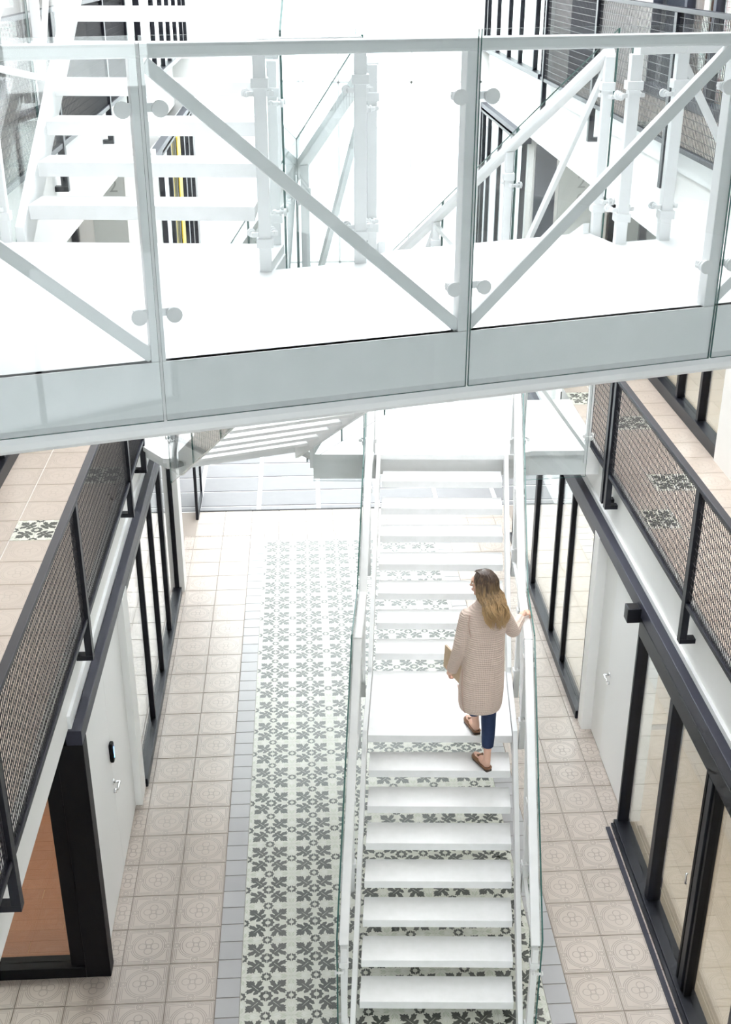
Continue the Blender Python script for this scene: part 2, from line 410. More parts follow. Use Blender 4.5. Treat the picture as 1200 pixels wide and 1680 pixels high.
# ground right
glazing(XR, [10.66, 11.70, 12.38, 13.62, 15.1], 0, 2.32, 1, 'black framed ground floor glazing on the right beside the far stair flight', doors=(3,))
g2 = glazing(XR, [4.2, 5.9, 6.88, 7.88, 8.93], 0, 2.30, 1, 'large black framed sliding glass doors near right', sill=.05, head=.17, depth=.12, mw=.085)
box('sliding_track', 'black_metal', (2.86, 2.90, 4.2, 8.90, 0, .03), g2)
box('sliding_track', 'beam_steel', (2.80, 2.84, 4.2, 8.86, 0, .018), g2)
for y in (6.79, 6.98): box('door_stile', 'black_frame', (2.93, 2.99, y-.02, y+.02, .05, 2.13), g2, .004)
hd = MB().tube([(2.905, 7.0, 1.02), (2.895, 7.0, 1.02), (2.895, 7.0, 1.12), (2.905, 7.0, 1.12)], .008).build('handle', 'chrome', g2)
# level 1 right, set back behind the gallery
glazing(4.14, [10.82, 11.55, 12.3, 13.1, 14.4, 15.9], L1, 5.4, 1, 'black framed upper floor glazing behind the right gallery', sill=.14, mw=.07, depth=.1)
glazing(4.14, [4.4, 5.7, 7.0, 8.3, 9.6], L1, 5.4, 1, 'black framed glazing behind the near right gallery', sill=.14, mw=.07, depth=.1)
struct(box('wall_pier_right', 'white_wall', (4.10, 4.5, 9.6, 10.80, L1, 5.5)), 'white pier between upper glazing on the right gallery', 'wall')
glazing(-2.95, [4.4, 5.7, 7.0, 8.3, 9.6, 10.9, 12.2, 13.5, 15.9], L1, 5.4, -1, 'black framed glazing behind the left gallery', sill=.14, mw=.07, depth=.1)
# far flush glazing on both sides
fr_ = [15.95, 16.84, 17.95, 18.97, 19.55, 19.78]
glazing(XR, fr_, 3.0, 5.40, 1, 'tall black mullioned far window on the right, middle floor', mw=.07, blind=True)
glazing(XL, [15.3, 16.33, 17.51, 18.26, 19.0, 19.78], 3.0, 5.40, -1, 'tall black mullioned far window on the left, middle floor', mw=.07, blind=True)
glazing(XR, [15.0, 15.55, 16.64, 17.54, 18.55, 19.48, 19.78], 6.24, 8.9, 1, 'tall black mullioned far window on the right, top floor', sill=.06, mw=.07, blind=True)
glazing(XL, [14.0, 15.4, 16.37, 17.23, 18.18, 19.14, 19.78], 6.24, 8.9, -1, 'tall black mullioned far window on the left, top floor', sill=.06, mw=.07, blind=True)

# ================================================================== ground left: white wall with double door, dark shopfront
wl = struct(MB().box(-1.92, -1.77, 7.42, 9.72, 0, 2.45).build('wall_ground_left', 'white_wall'), 'white wall holding the double door on the left', 'wall')
box('pier', 'white_wall', (-1.80, -1.695, 9.44, 9.715, 0, 2.32), wl)
d1 = sempty('door_1', (-1.77, 8.5, 0), 'white double door with chrome lever and black card reader, left wall', 'door')
for y0, y1 in ((7.47, 8.525), (8.53, 9.42)):
    lf = MB().box(-1.775, -1.758, y0, y1, .012, 2.26).build('door_leaf', 'white_door', d1, .003)
box('head_trim', 'white_paint', (-1.775, -1.735, 7.45, 9.43, 2.27, 2.33), d1)
lv = MB().tube([(-1.757, 8.47, 1.05), (-1.70, 8.47, 1.05)], .011).tube([(-1.703, 8.475, 1.05), (-1.703, 8.36, 1.05)], .010).build('lever', 'chrome', d1)
MB().tube([(-1.758, 8.47, 1.05), (-1.750, 8.47, 1.05)], .026, 14).build('rosette', 'chrome', d1)
MB().tube([(-1.758, 8.47, .95), (-1.735, 8.47, .95)], .020, 14).build('lock_cylinder', 'chrome', d1)
cr = MB().box(-1.758, -1.722, 8.44, 8.51, 1.27, 1.46).build('card_reader', 'black_frame', d1, .012)
box('light_strip', 'blue_glow', (-1.723, -1.720, 8.465, 8.485, 1.31, 1.42), cr)
# dark shopfront facing the viewer
sf = sempty('window_20', (-2.7, 7.30, 0), 'deep black framed shop window with orange wood floor behind, lower left', 'window')
box('corner_post', 'black_frame', (-1.90, XL, 7.27, 7.42, 0, 2.32), sf, .006)
box('inner_stile', 'black_frame', (-2.02, -1.905, 7.30, 7.40, .10, 2.32), sf, .004)
box('sill', 'black_frame', (-4.6, -1.90, 7.27, 7.42, 0, .11), sf, .005)
box('head', 'black_frame', (-4.6, -1.90, 7.27, 7.42, 2.2, 2.34), sf, .005)
box('far_stile', 'black_frame', (-4.7, -4.5, 7.27, 7.42, 0, 2.34), sf)
MB().box(-4.5, -2.02, 7.345, 7.357, .11, 2.2).build('pane', 'window_glass', sf)
rm = struct(MB().box(-5.2, -1.92, 7.42, 13.9, -.02, .004).build('floor_shop', 'orange_wood'), 'orange wooden plank floor inside the left shop', 'floor')
me = MB().box(-.6, .6, -.062, .062, 0, .010).mesh('floor_plank', ['oak'], Vector((0, 0, 0)))
for j in range(17):
    for i in range(3): share('floor_plank', me, (-2.62-1.206*i-(j*7 % 5)*.25+(.08), 7.49+.126*j, .002), rm)
    w0 = (j*7 % 5)*.25
    if w0 > .02: share('floor_plank', MB().box(-w0/2+.004, w0/2-.004, -.062, .062, 0, .010).mesh('floor_plank', ['oak'], Vector((0, 0, 0))), (-1.93-w0/2-.006, 7.49+.126*j, .002), rm)
struct(box('wall_shop_partition', 'white_wall', (-5.2, -1.92, 9.62, 9.74, 0, 2.5)), 'partition wall inside the left shop', 'wall')
box('skirting', 'black_frame', (-5.1, -1.93, 9.60, 9.62, 0, .12), rm)
ft = struct(MB().box(-5.2, -1.78, 9.74, 13.9, 0, .008).build('floor_room_left', 'beige_tile_upper'), 'beige floor inside left glazed room', 'floor')
# right rooms
fr = struct(MB().box(3.03, 6.4, 3.4, 10.4, 0, .006).build('floor_room_right', 'pale_oak'), 'pale wooden floor inside the right sliding doors', 'floor')
me = MB().box(-.075, .075, -.65, .65, 0, .006).mesh('floor_plank', ['pale_oak'], Vector((0, 0, 0)))
for i in range(12):
    for j in range(5): share('floor_plank', me, (3.11+.152*i, 3.9+1.306*j-(i % 3)*.4, .006), fr)
struct(box('floor_room_far_right', 'pale_oak', (3.05, 6.4, 10.5, 15.4, 0, .008)), 'pale wooden floor inside the far right glazing', 'floor')
struct(box('wall_room_right', 'white_wall', (5.0, 5.1, 3.4, 15.4, 0, 2.5)), 'white back wall of right rooms', 'wall')
# ground right: white recess with door
wr = struct(MB().box(3.02, 3.15, 8.93, 10.66, 0, 2.45).build('wall_ground_right', 'white_wall'), 'white recessed wall on the right between glazing', 'wall')
box('pier', 'white_wall', (XR-.005, 3.02, 10.46, 10.64, 0, 2.32), wr)
d2 = sempty('door_2', (3.02, 9.6, 0), 'white flush door with chrome lever on the right', 'door')
box('door_leaf', 'white_door', (3.005, 3.022, 9.03, 10.0, .012, 2.2), d2, .003)
box('head_trim', 'white_paint', (2.985, 3.02, 8.97, 10.45, 2.24, 2.31), d2)
MB().tube([(3.0, 9.92, 1.05), (2.945, 9.92, 1.05)], .011).tube([(2.948, 9.925, 1.05), (2.948, 9.80, 1.05)], .010).build('lever', 'chrome', d2)
MB().tube([(3.005, 9.92, 1.05), (2.995, 9.92, 1.05)], .026, 14).build('rosette', 'chrome', d2)
MB().tube([(3.005, 9.92, .95), (2.985, 9.92, .95)], .018, 14).build('lock_cylinder', 'chrome', d2)

# dark steel beams over the ground floor glazing
b1 = struct(box('trim_2', 'beam_steel', (-1.82, XL, 7.27, 14.0, 2.32, 2.45), bevel=.006), 'long dark steel beam above left glazing', 'beam')
b2 = struct(box('trim_3', 'beam_steel', (XR, 3.05, 3.4, 15.2, 2.31, 2.45), bevel=.006), 'long dark steel beam above right glazing', 'beam')
tb = tag(MB().box(2.80, 2.92, 8.90, 9.02, 2.26, 2.40).build('track_end_box', 'black_metal', None, .006), 'small black sliding track end box jutting from the right beam', 'track box')
box('opening', 'black_frame', (2.815, 2.90, 8.915, 9.005, 2.398, 2.402), tb)
# white column and dark door leaf by the entrance
struct(box('wall_column', 'white_wall', (-1.98, -1.64, 13.76, 14.06, 0, 5.6)), 'white column at the far end of left glazing', 'column')
ed = tag(MB().box(-1.66, -1.62, 15.95, 16.02, 0, 2.2).box(-1.66, -1.62, 16.75, 16.82, 0, 2.2).box(-1.66, -1.62, 16.0, 16.8, 2.12, 2.2).box(-1.66, -1.62, 16.0, 16.8, 0, .1).build('entrance_door_leaf', 'black_metal'), 'dark framed entrance door leaf standing open at far left', 'door')
MB().box(-1.646, -1.634, 16.02, 16.75, .1, 2.12).build('pane', 'window_glass', ed)

# ================================================================== galleries
def gallery(side, z, yA, yB_, xin, label):
    xe = XL-.10 if side < 0 else XR+.11
    if z == L2 and side < 0: xe = -1.95
    x0, x1 = sorted((xe, xin))
    th = .55 if z == L1 else .75
    o = struct(MB().box(x0, x1, yA, yB_, z-th, z-.008).build('floor_gallery_%s_%s' % ('left' if side < 0 else 'right', 'middle' if z == L1 else 'upper'), 'white_wall'), label, 'gallery')
    return o, x0, x1
gl1, a, b = gallery(-1, L1, .6, YB, -2.95, 'white edged left gallery slab on the middle floor')
gr1, c, d = gallery(1, L1, .6, YB, 4.14, 'white edged right gallery slab on the middle floor')
gl2, _, _ = gallery(-1, L2, .6, YB, -5.2, 'white edged left gallery slab on the top floor')
gr2, _, _ = gallery(1, L2, .6, YB, 6.4, 'white edged right gallery slab on the top floor')
for gg, x0 in ((gl1, -1.95), (gr1, 3.15)):
    pass
box('ledge', 'white_paint', (-1.84, -1.775, 7.3, 15.9, 2.45, 2.56), gl1); box('ledge', 'white_paint', (3.0, 3.06, 3.4, 15.9, 2.45, 2.50), gr1)
box('ledge', 'white_paint', (3.0, 3.05, 7.0, 19.7, 5.45, 5.62), gr2); box('ledge', 'white_paint', (3.005, 3.05, 7.0, 19.7, 6.05, 6.19), gr2)
box('lintel', 'beam_steel', (XR, 3.03, 15.9, 19.78, 5.36, 5.46), gr2); box('lintel', 'beam_steel', (-1.8, XL, 13.9, 19.78, 5.36, 5.46), gl2)
ibx = MB().box(-5.2, -2.95, .6, YB, L1-.5, L1-.01).build('room_slab', 'ceiling_white', gl1); MB().box(4.14, 6.4, .6, YB, L1-.5, L1-.01).build('room_slab', 'ceiling_white', gr1)
def gallery_tiles(gg, z, xs, ys, printed):
    for (p, q) in xs:
        for y in ys:
            cx, cy = (p+q)/2, y+.2
            if any(abs(cx-u) < .2 and abs(cy-v) < .2 for u, v in printed):
                mb = MB()
                for rz, ox, oy2 in ((0, .1, .1), (math.pi/2, -.1, .1), (math.pi, -.1, -.1), (-math.pi/2, .1, -.1)):
                    printed_quarter(mb, .0985, cx+ox, cy+oy2, z, rz)
                if q-p < .38: mb.v = [(cx+(x-cx)*(q-p)/.4, y_, z_) for x, y_, z_ in mb.v]
                mb.build('printed_floor_tile', PMATS, gg, org=(cx, cy, z))
            else: put_tile('beige_floor_tile', 'beige_tile_upper', p, q, y, y+.4, z, gg)
gallery_tiles(gl1, L1, [(-1.80-.4*(i+1), -1.80-.4*i) for i in range(3)], [4.14+.4*k for k in range(29)], [(-2.0, 10.74), (-2.4, 9.54)])
gallery_tiles(gr1, L1, [(3.33, 3.73), (3.73, 4.13), (3.03, 3.33)], [4.08+.4*k for k in range(29)], [(3.53, 10.28), (3.13, 9.48), (3.53, 11.88), (3.13, 12.68)])
gallery_tiles(gl2, L2, [(-1.96-.4*(i+1), -1.96-.4*i) for i in range(3)], [1.0+.4*k for k in range(35)], [(-2.15, 9.2), (-2.55, 11.2)])
gallery_tiles(gr2, L2, [(3.05+.4*i, 3.45+.4*i) for i in range(3)], [1.0+.4*k for k in range(35)], [(3.25, 11.2), (3.65, 10.0), (3.25, 8.4)])

def railing(x, side, y0, y1, z, posts, label, wires=True, h=1.05):
    r = thing('mesh_railing', label, 'railing', (x, (y0+y1)/2, z), 'black wire mesh railings')
    MB().box(x-.03, x+.03, y0, y1, z+h-.035, z+h).build('top_rail', 'rail_steel', r, .004)
    MB().box(x-.02, x+.02, y0, y1, z+.035, z+.075).build('bottom_rail', 'rail_steel', r, .004)
    for y in posts:
        p = MB().box(x-.028, x+.028, y-.035, y+.035, z-.26, z+h-.035).build('post', 'black_metal', r, .003)
        a_, b_ = sorted((x-side*.028, x+side*.10)); MB().box(a_, b_, y-.035, y+.035, z-.30, z-.26).build('bracket_foot', 'black_metal', p)
    mb = MB(); n = int((y1-y0)/.034)
    for k in range(1, n):
        y = y0+(y1-y0)*k/n; t = .0023
        mb.box(x-t, x+t, y-t, y+t, z+.06, z+h-.02)
    zz = z+.11
    while zz < z+h-.05:
        mb.box(x-.006, x-.001, y0, y1, zz-.0022, zz+.0022); zz += .062
    mb.build('wire_mesh', 'wire', r, kind='stuff')
    return r
railing(XL, -1, 2.6, 11.55, L1, [2.65, 5.23, 7.87, 10.42, 11.50], 'long black wire mesh railing of the left middle gallery')
railing(XR+.01, 1, 2.6, 10.40, L1, [2.65, 5.25, 7.87, 10.36], 'long black wire mesh railing of the right middle gallery')
railing(XR+.01, 1, 10.47, 11.35, L1, [10.50, 11.31], 'short black wire mesh railing beside the upper stair landing, right')
railing(-1.87, -1, 7.1, 14.0, L2, [7.15, 9.75, 12.35, 13.95], 'black wire mesh railing of the top left gallery seen behind the rising stair')
railing(XR+.01, 1, 7.1, 15.0, L2, [7.15, 9.67, 12.27, 14.80], 'black wire mesh railing of the top right gallery')
railing(XL, -1, 12.75, 15.3, L1, [12.8, 15.25], 'black wire mesh railing at far end of the left middle gallery')
railing(XR+.01, 1, 12.75, 15.9, L1, [12.8, 15.85], 'black wire mesh railing at far end of the right middle gallery')

# end walls of the galleries with numbered grey doors
def text_mesh(body, size, name, parent, org, rot, m):
    cu = bpy.data.curves.new(name, 'FONT'); cu.body = body; cu.size = size; cu.extrude = .002; cu.align_x = 'CENTER'
    tmp = bpy.data.objects.new('tmp', cu); COL.objects.link(tmp)
    bpy.context.view_layer.update()
    me = bpy.data.meshes.new_from_object(tmp.evaluated_get(bpy.context.evaluated_depsgraph_get()))
    bpy.data.objects.remove(tmp); bpy.data.curves.remove(cu)
    me.materials.clear(); me.materials.append(MATS[m])
    o = bpy.data.objects.new(name, me); COL.objects.link(o); place(o, org, parent); o.rotation_euler = rot; return o
def end_wall(side, y, z, xa, xb, label):
    s_ = 'left' if side < 0 else 'right'
    o = struct(box('wall_end_%s_%s' % (s_, 'middle' if z == L1 else 'upper'), 'white_wall', (xa, xb, y, y+.12, z, z+2.5)), label, 'wall')
    return o
e1 = end_wall(-1, 16.0, L1, -2.95, -1.82, 'white end wall of the left middle gallery')
e2 = end_wall(1, 16.0, L1, 3.02, 4.14, 'white end wall of the right middle gallery')
for n, (e, xa, xb, dk) in enumerate(((e1, -2.75, -2.25, (-2.2, -1.95)), (e2, 3.45, 4.05, (3.12, 3.40)))):
    dd = sempty('door_%d' % (5+n), ((xa+xb)/2, 16.0, L1), 'grey door with the large number 20, %s gallery end' % ('left' if n == 0 else 'right'), 'door')
    box('door_leaf', 'grey_door', (xa, xb, 15.975, 16.0, L1+.01, L1+2.1), dd, .004)
    text_mesh('2\n0', .24, 'door_number', dd, ((xa+xb)/2+(.05 if n == 0 else 0), 15.973, L1+1.78), (math.pi/2, 0, 0), 'print_grey')
    box('dark_side_panel', 'dark_panel', (dk[0], dk[1], 15.97, 16.0, L1, L1+2.3), dd)
    box('dark_head', 'dark_panel', (min(xa, dk[0]), max(xb, dk[1]), 15.96, 16.0, L1+2.15, L1+2.34), dd)
    MB().tube([(xa+.08, 15.97, L1+1.0), (xa+.08, 15.92, L1+1.0)], .03, 12).build('door_knob', 'dark_panel', dd)
for s_, xa, xb in (('left', -5.2, -1.95), ('right', 3.05, 6.4)):
    e = struct(box('wall_end_%s_upper' % s_, 'white_wall', (xa, xb, 15.02, 15.14, L2, 9.0)), 'white end wall of the %s top gallery' % s_, 'wall')
    u = (-2.45, -2.05) if s_ == 'left' else (3.25, 3.62)
    dd = sempty('door_%d' % (7 if s_ == 'left' else 8), ((u[0]+u[1])/2, 15.0, L2), 'dark narrow door at the end of the %s top gallery' % s_, 'door')
    box('door_leaf', 'dark_panel', (u[0], u[1], 14.98, 15.02, L2+.01, L2+2.3), dd)
    MB().tube([(u[0]+.06, 14.98, L2+1.0), (u[0]+.06, 14.93, L2+1.0)], .012).build('lever', 'chrome', dd)
# top right: dark glazed shop front behind railing
glazing(3.9, [7.0, 8.2, 9.4, 10.6, 11.8, 12.7, 13.9], L2, 8.9, 1, 'dark framed shop front behind the top right gallery railing', sill=.12, mw=.09, depth=.1, m='dark_panel')
struct(box('wall_upper_right', 'white_wall', (3.9, 4.0, 13.9, 15.0, L2, 9.0)), 'pale wall panel behind the top right railing', 'wall')
for k, (y, m, z1, ww) in enumerate(((11.55, 'orange_wood', 8.6, .5), (12.0, 'red', 8.0, .3), (12.6, 'plum_cloth', 8.2, .5), (13.4, 'dark_panel', 8.6, .9), (10.3, 'dark_panel', 8.5, 1.9))):
    t_ = tag(MB().box(4.04, 4.40, y-ww/2, y+ww/2, L2, z1).build('shop_cabinet', m, None, .006), ['tall orange wooden cabinet in the top right shop', 'narrow red roll standing in the top right shop', 'brown draped rack in the top right shop', 'dark tall cupboard at the far end of the top right shop', 'wide dark cupboard at the near end of the top right shop'][k], 'cabinet')
    for q in range(1, 4): box('shelf_edge', 'black_frame', (4.034, 4.042, y-ww/2+.01, y+ww/2-.01, L2+(z1-L2)*q/4, L2+(z1-L2)*q/4+.015), t_)
struct(box('wall_upper_room_right', 'white_wall', (5.2, 5.3, 7, 15, L2, 9.0)), 'back wall of the top right shop', 'wall')
# top left gallery back wall
struct(box('wall_upper_left', 'white_wall', (-3.3, -3.2, .6, 15.0, L2, 9.0)), 'white wall behind the top left gallery', 'wall')
for k, y in enumerate((9.0, 11.2, 13.2)):
    dd = sempty('door_%d' % (9+k), (-3.2, y, L2), ['dark wide doorway behind the top left railing, nearest', 'dark wide doorway behind the top left railing, middle', 'dark wide doorway behind the top left railing, farthest'][k], 'door')
    box('door_leaf', 'dark_panel', (-3.2, -3.17, y-.5, y+.5, L2, L2+2.2), dd); box('frame', 'black_frame', (-3.2, -3.15, y-.56, y-.5, L2, L2+2.25), dd); box('frame', 'black_frame', (-3.2, -3.15, y+.5, y+.56, L2, L2+2.25), dd)
# level 1 rooms right: warm floor
struct(box('floor_upper_room_right', 'pale_oak', (4.2, 6.4, 4, 16, L1-.01, L1+.01)), 'warm wooden floor in the upper right rooms', 'floor')
struct(box('wall_upper_middle_right', 'white_wall', (5.6, 5.7, 4, 16, L1, 5.45)), 'back wall of the upper right rooms', 'wall')
# yellow banner, brown cabinet
tag(MB().box(-1.699, -1.684, 17.06, 17.46, 3.098, 5.3).box(-1.702, -1.680, 17.05, 17.47, 5.28, 5.32).build('yellow_banner', 'yellow'), 'bright yellow vertical banner behind the far left window', 'banner')
cb = tag(MB().box(-2.75, -2.25, 12.1, 13.3, .01, 1.9).build('wardrobe', 'plum_cloth', None, .01), 'brown wooden wardrobe behind the left glazing', 'cabinet')
for y in (12.4, 12.7, 13.0): box('door_gap', 'black_frame', (-2.252, -2.247, y-.004, y+.004, .1, 1.85), cb)

# unseen fill panels added to brighten the glazed rooms and galleries
def fill_light(x, y, z, sx, sy, label, m='lamp_panel'):
    l = thing('ceiling_light', label, 'lamp', (x, y, z-.04), 'flat ceiling lights in the glazed rooms')
    box('frame', 'white_paint', (x-sx-.03, x+sx+.03, y-sy-.03, y+sy+.03, z-.035, z-.001), l); box('diffuser', m, (x-sx, x+sx, y-sy, y+sy, z-.045, z-.034), l)
fill_light(4.0, 6.4, 2.45, .6, 2.2, 'flat lit ceiling panel inside the right sliding door room')
fill_light(4.0, 12.7, 2.45, .6, 1.7, 'flat lit ceiling panel inside the far right glazed room')
fill_light(-3.1, 8.5, 2.45, .5, .5, 'flat lit ceiling panel inside the orange floored shop', 'strip_lamp')
fill_light(-3.1, 11.7, 2.45, .6, 1.4, 'flat lit ceiling panel inside the left glazed room')
fill_light(4.9, 9.5, 5.45, .4, 3.5, 'flat lit ceiling panel in the upper right rooms')
fill_light(4.6, 9.5, 9.0, .4, 1.6, 'flat lit ceiling panel in the top right shop')
fill_light(-2.4, 9.0, 5.45, .14, 6.2, 'long strip light under the slab above the left middle gallery', 'strip_lamp')  # unseen strips added to brighten the gallery floors
fill_light(3.6, 9.0, 5.45, .14, 6.2, 'long strip light under the slab above the right middle gallery', 'strip_lamp')
# ================================================================== stairs, bridge, landing
def V(p): return Vector(p)
def glass_panel(parent, p, q, zl, zh, th=.012, name='glass_panel', cut=None):
    """sheet between base points p,q (3D), lower offset zl, upper offset zh"""
    p, q = V(p), V(q); d = (q-p); n = Vector((-d.y, d.x, 0)).normalized()*th/2
    a, b = p+Vector((0, 0, zl)), q+Vector((0, 0, zl)); c, e = q+Vector((0, 0, zh)), p+Vector((0, 0, zh))
    return MB().hexa([a-n, b-n, b+n, a+n, e-n, c-n, c+n, e+n], 0, ms=[1, 1, 0, 1, 0, 1]).build(name, ['rail_glass', 'glass_edge'], parent)
def clamp(parent, pos, out, along, gap=.055, big=1.0):
    """cross arm with two round glass buttons on the outer side"""
    pos = V(pos); o = V(out).normalized(); al = V(along).normalized(); mb = MB()
    mb.bar(pos-al*gap*1.2, pos+al*gap*1.2, .018*big, .026*big)
    for s in (-1, 1):
        c = pos+al*gap*s
        mb.tube([c-o*.012, c+o*.058], .013*big, 8); mb.tube([c+o*.028, c+o*.036], .021*big, 12); mb.tube([c+o*.050, c+o*.064], .026*big, 14)
    return mb.build('glass_clamp', 'white_paint', parent)
def sleeve(parent, pos, wd=.07):
    x, y, z = pos; return MB().box(x-wd/2, x+wd/2, y-wd/2, y+wd/2, z-.022, z+.022).build('post_sleeve', 'white_paint', parent, .003)

def balustrade(parent, pts, h, out, zl=-.28, post_w=.05, offs=.05, posts=None, braces=True, bsegs=None, rail=(.07, .045), big=.8, ztop=.05, low=-.14, flip=False):
    """pts: base polyline; handrail h above; glass outside (direction out)"""
    o = V((out[0], out[1], 0)).normalized(); P = [V(p) for p in pts]; up_ = Vector((0, 0, h))
    for a, b in zip(P, P[1:]):
        MB().bar(a+up_, b+up_, rail[0], rail[1]).build('handrail', 'white_paint', parent, .006)
    prev = None
    for i, (a, b) in enumerate(zip(P, P[1:])):
        n = max(1, round((b-a).length/1.35)); st = [a.lerp(b, k/n) for k in range(n+1)]
        for k in range(n):
            e = (st[k+1]-st[k]).normalized()*.006
            glass_panel(parent, st[k]+e+o*offs, st[k+1]-e+o*offs, zl, h+ztop)
            if braces and (bsegs is None or i in bsegs):
                lo, hi = ((st[k], st[k+1]) if (k+i+flip) % 2 == 0 else (st[k+1], st[k]))
                MB().bar(lo+Vector((0, 0, .0)), hi+Vector((0, 0, h-.05)), .028, .034).build('brace', 'white_paint', parent)
        for k in range(n+1):
            if k == 0 and i > 0: continue
            q = st[k]; al = (b-a).normalized(); al.z = 0
            po = MB().box(q.x-post_w/2, q.x+post_w/2, q.y-post_w/2, q.y+post_w/2, q.z+low, q.z+h-.02).build('post', 'white_paint', parent, .003)
            clamp(po, q+Vector((0, 0, .18)), o, al, big=big); clamp(po, q+Vector((0, 0, h-.22)), o, al, big=big)
            sleeve(po, q+Vector((0, 0, .14)), post_w+.022)
            sleeve(po, q+Vector((0, 0, h-.17)), post_w+.022)

def tread(parent, a, b, back, th=.075, name='tread'):
    """a,b nosing ends on the top face; back: vector of the going"""
    a, b, k = V(a), V(b), V(back); dz = Vector((0, 0, -th)); dn = Vector((0, 0, -.03))
    return MB().hexa([a+dz, b+dz, b+k+dn, a+k+dn, a, b, b+k, a+k]).build(name, 'white_step', parent, .004)
def stringer(parent, a, b, d, up_, dn):
    """plate along a->b, thickness vector d"""
    a, b, d = V(a), V(b), V(d); u, l = Vector((0, 0, up_)), Vector((0, 0, -dn))
    return MB().hexa([a+l, b+l, b+d+l, a+d+l, a+u, b+u, b+d+u, a+d+u]).build('stringer', 'white_paint', parent, .003)

# ---- main stair, floor to middle landing platform
RA, RB = R(3.4), R(6.0); SX, SY, GO, RI, SW = .30, 6.735, .241, .1875, 1.25
def SP(s, t, z): return Vector((SX+s*math.cos(RA)+t*math.sin(RB), SY-s*math.sin(RA)+t*math.cos(RB), z))
ms = thing('main_staircase', 'white open riser staircase the woman is climbing, with intermediate landing', 'staircase', SP(SW/2, -.24, 0))
dirv = Vector((math.sin(RB), math.cos(RB), 0)); latv = Vector((math.cos(RA), -math.sin(RA), 0))
TT = [GO*k for k in range(8)] + [2.717+GO*k for k in range(8)]
tread(ms, SP(0, -GO, .0+.0), SP(SW, -GO, 0), dirv*.01, .002, 'floor_plate')
for k in range(16):
    if k in (7, 15): continue
    z = RI*(k+1); tread(ms, SP(.02, TT[k], z), SP(SW-.02, TT[k], z), dirv*.262)
tread(ms, SP(.0, TT[7], 1.5), SP(SW, TT[7], 1.5), dirv*(TT[8]-TT[7]-.01), .075, 'landing_plate')
for s in (-.045, SW+.005):
    stringer(ms, SP(s, -.30, 0+.0-.02), SP(s, TT[7], 1.5), latv*.04, .05, .17)
    stringer(ms, SP(s, TT[7], 1.5), SP(s, TT[8]-.1, 1.5), latv*.04, .05, .20)
    stringer(ms, SP(s, TT[8]-.1, 1.5), SP(s, TT[15]+.05, 3.0), latv*.04, .10, .17)
for s, o in ((-.085, -latv), (SW+.085, latv)):
    base = [SP(s, -.20, RI-.2*RI/GO+.0), SP(s, TT[7]+.02, 1.5), SP(s, TT[8]-.22, 1.5), SP(s, TT[15]+.05, 3.0)]
    balustrade(ms, base, .95, o, zl=-.22, flip=s > 0, big=.7)

# ---- level 1 landing platform crossing the atrium
ex = lambda s, t: (SP(s, t, 0).x, SP(s, t, 0).y)
f0, f1 = ex(-.10, TT[15]), ex(SW+.10, TT[15])
DA = R(-19); dv = Vector((math.sin(DA), math.cos(DA), 0)); dl = Vector((math.cos(DA), -math.sin(DA), 0))
DT = Vector((.44, 6.19, 6.2)); DW, DRUN, DN = 1.20, 5.2, 17
db0 = DT + dv*DRUN; db1 = db0 + dl*DW
lp = thing('landing_platform', 'white landing platform linking the stairs to both middle galleries', 'platform', (1.0, 11.9, 2.7))
poly = [(-1.80, 11.62), (-1.45, db0.y+.02), (db0.x-.06, db0.y+.0), (db1.x+.02, db1.y+.0), (.06, 11.16), f0, f1, (2.30, 11.13), (3.03, 11.11), (3.03, 12.65), (-1.80, 12.65)]
MB().prism(poly, 2.95, 3.0).build('deck', 'white_step', lp)
MB().prism([(.07, 11.18), (f0[0]+.05, f0[1]+.03), (f0[0]+.08, f0[1]+.14), (f1[0]-.08, f1[1]+.14), (f1[0]-.05, f1[1]+.03), (2.30, 11.16), (3.03, 11.14), (3.03, 12.64), (.07, 12.64)], 2.72, 2.95).build('edge_beam', 'white_paint', lp)
MB().prism([(-1.80, 11.65), (-1.42, db0.y+.06), (db0.x-.04, db0.y+.04), (db1.x, db1.y+.04), (.06, 11.30), (.06, 12.64), (-1.80, 12.64)], 2.87, 2.95).build('edge_beam', 'white_paint', lp)
for pts, o, fl in (([(.06, 11.155, 3.0), (f0[0]-.06, f0[1]+.0, 3.0)], (0, -1), 0), ([(f1[0]+.08, f1[1]+.02, 3.0), (2.88, 11.125, 3.0)], (0, -1), 1),
                   ([(-1.65, 12.62, 3.0), (.4, 12.62, 3.0), (2.88, 12.62, 3.0)], (0, 1), 0)):
    balustrade(lp, pts, .98, o, zl=-.27, flip=fl, big=.7)

# ---- descending stair from bridge to the landing
ds = thing('descending_staircase', 'white staircase dropping from the footbridge to the middle landing, seen from below', 'staircase', db0)
for k in range(1, DN):
    z = 6.2-3.2*k/DN; t0 = DRUN*(k-1)/(DN-1)*.97+.02
    a = DT+dv*(t0+.285); a.z = z; tread(ds, a+dl*.03, a+dl*(DW-.03), -dv*.345, .06)
for s in (-.04, DW):
    a = DT+dl*s; b = db0+dl*s; a = Vector((a.x, a.y, 6.2)); b = Vector((b.x, b.y, 3.02))
    stringer(ds, a, b, dl*.04, .06, .20)
for s, o in ((-.08, -dl), (DW+.08, dl)):
    a = DT+dl*s; b = db0+dl*s
    balustrade(ds, [Vector((a.x, a.y, 6.2)), Vector((b.x, b.y, 3.05))], .95, o, zl=-.30, flip=True, big=.8, ztop=.12)

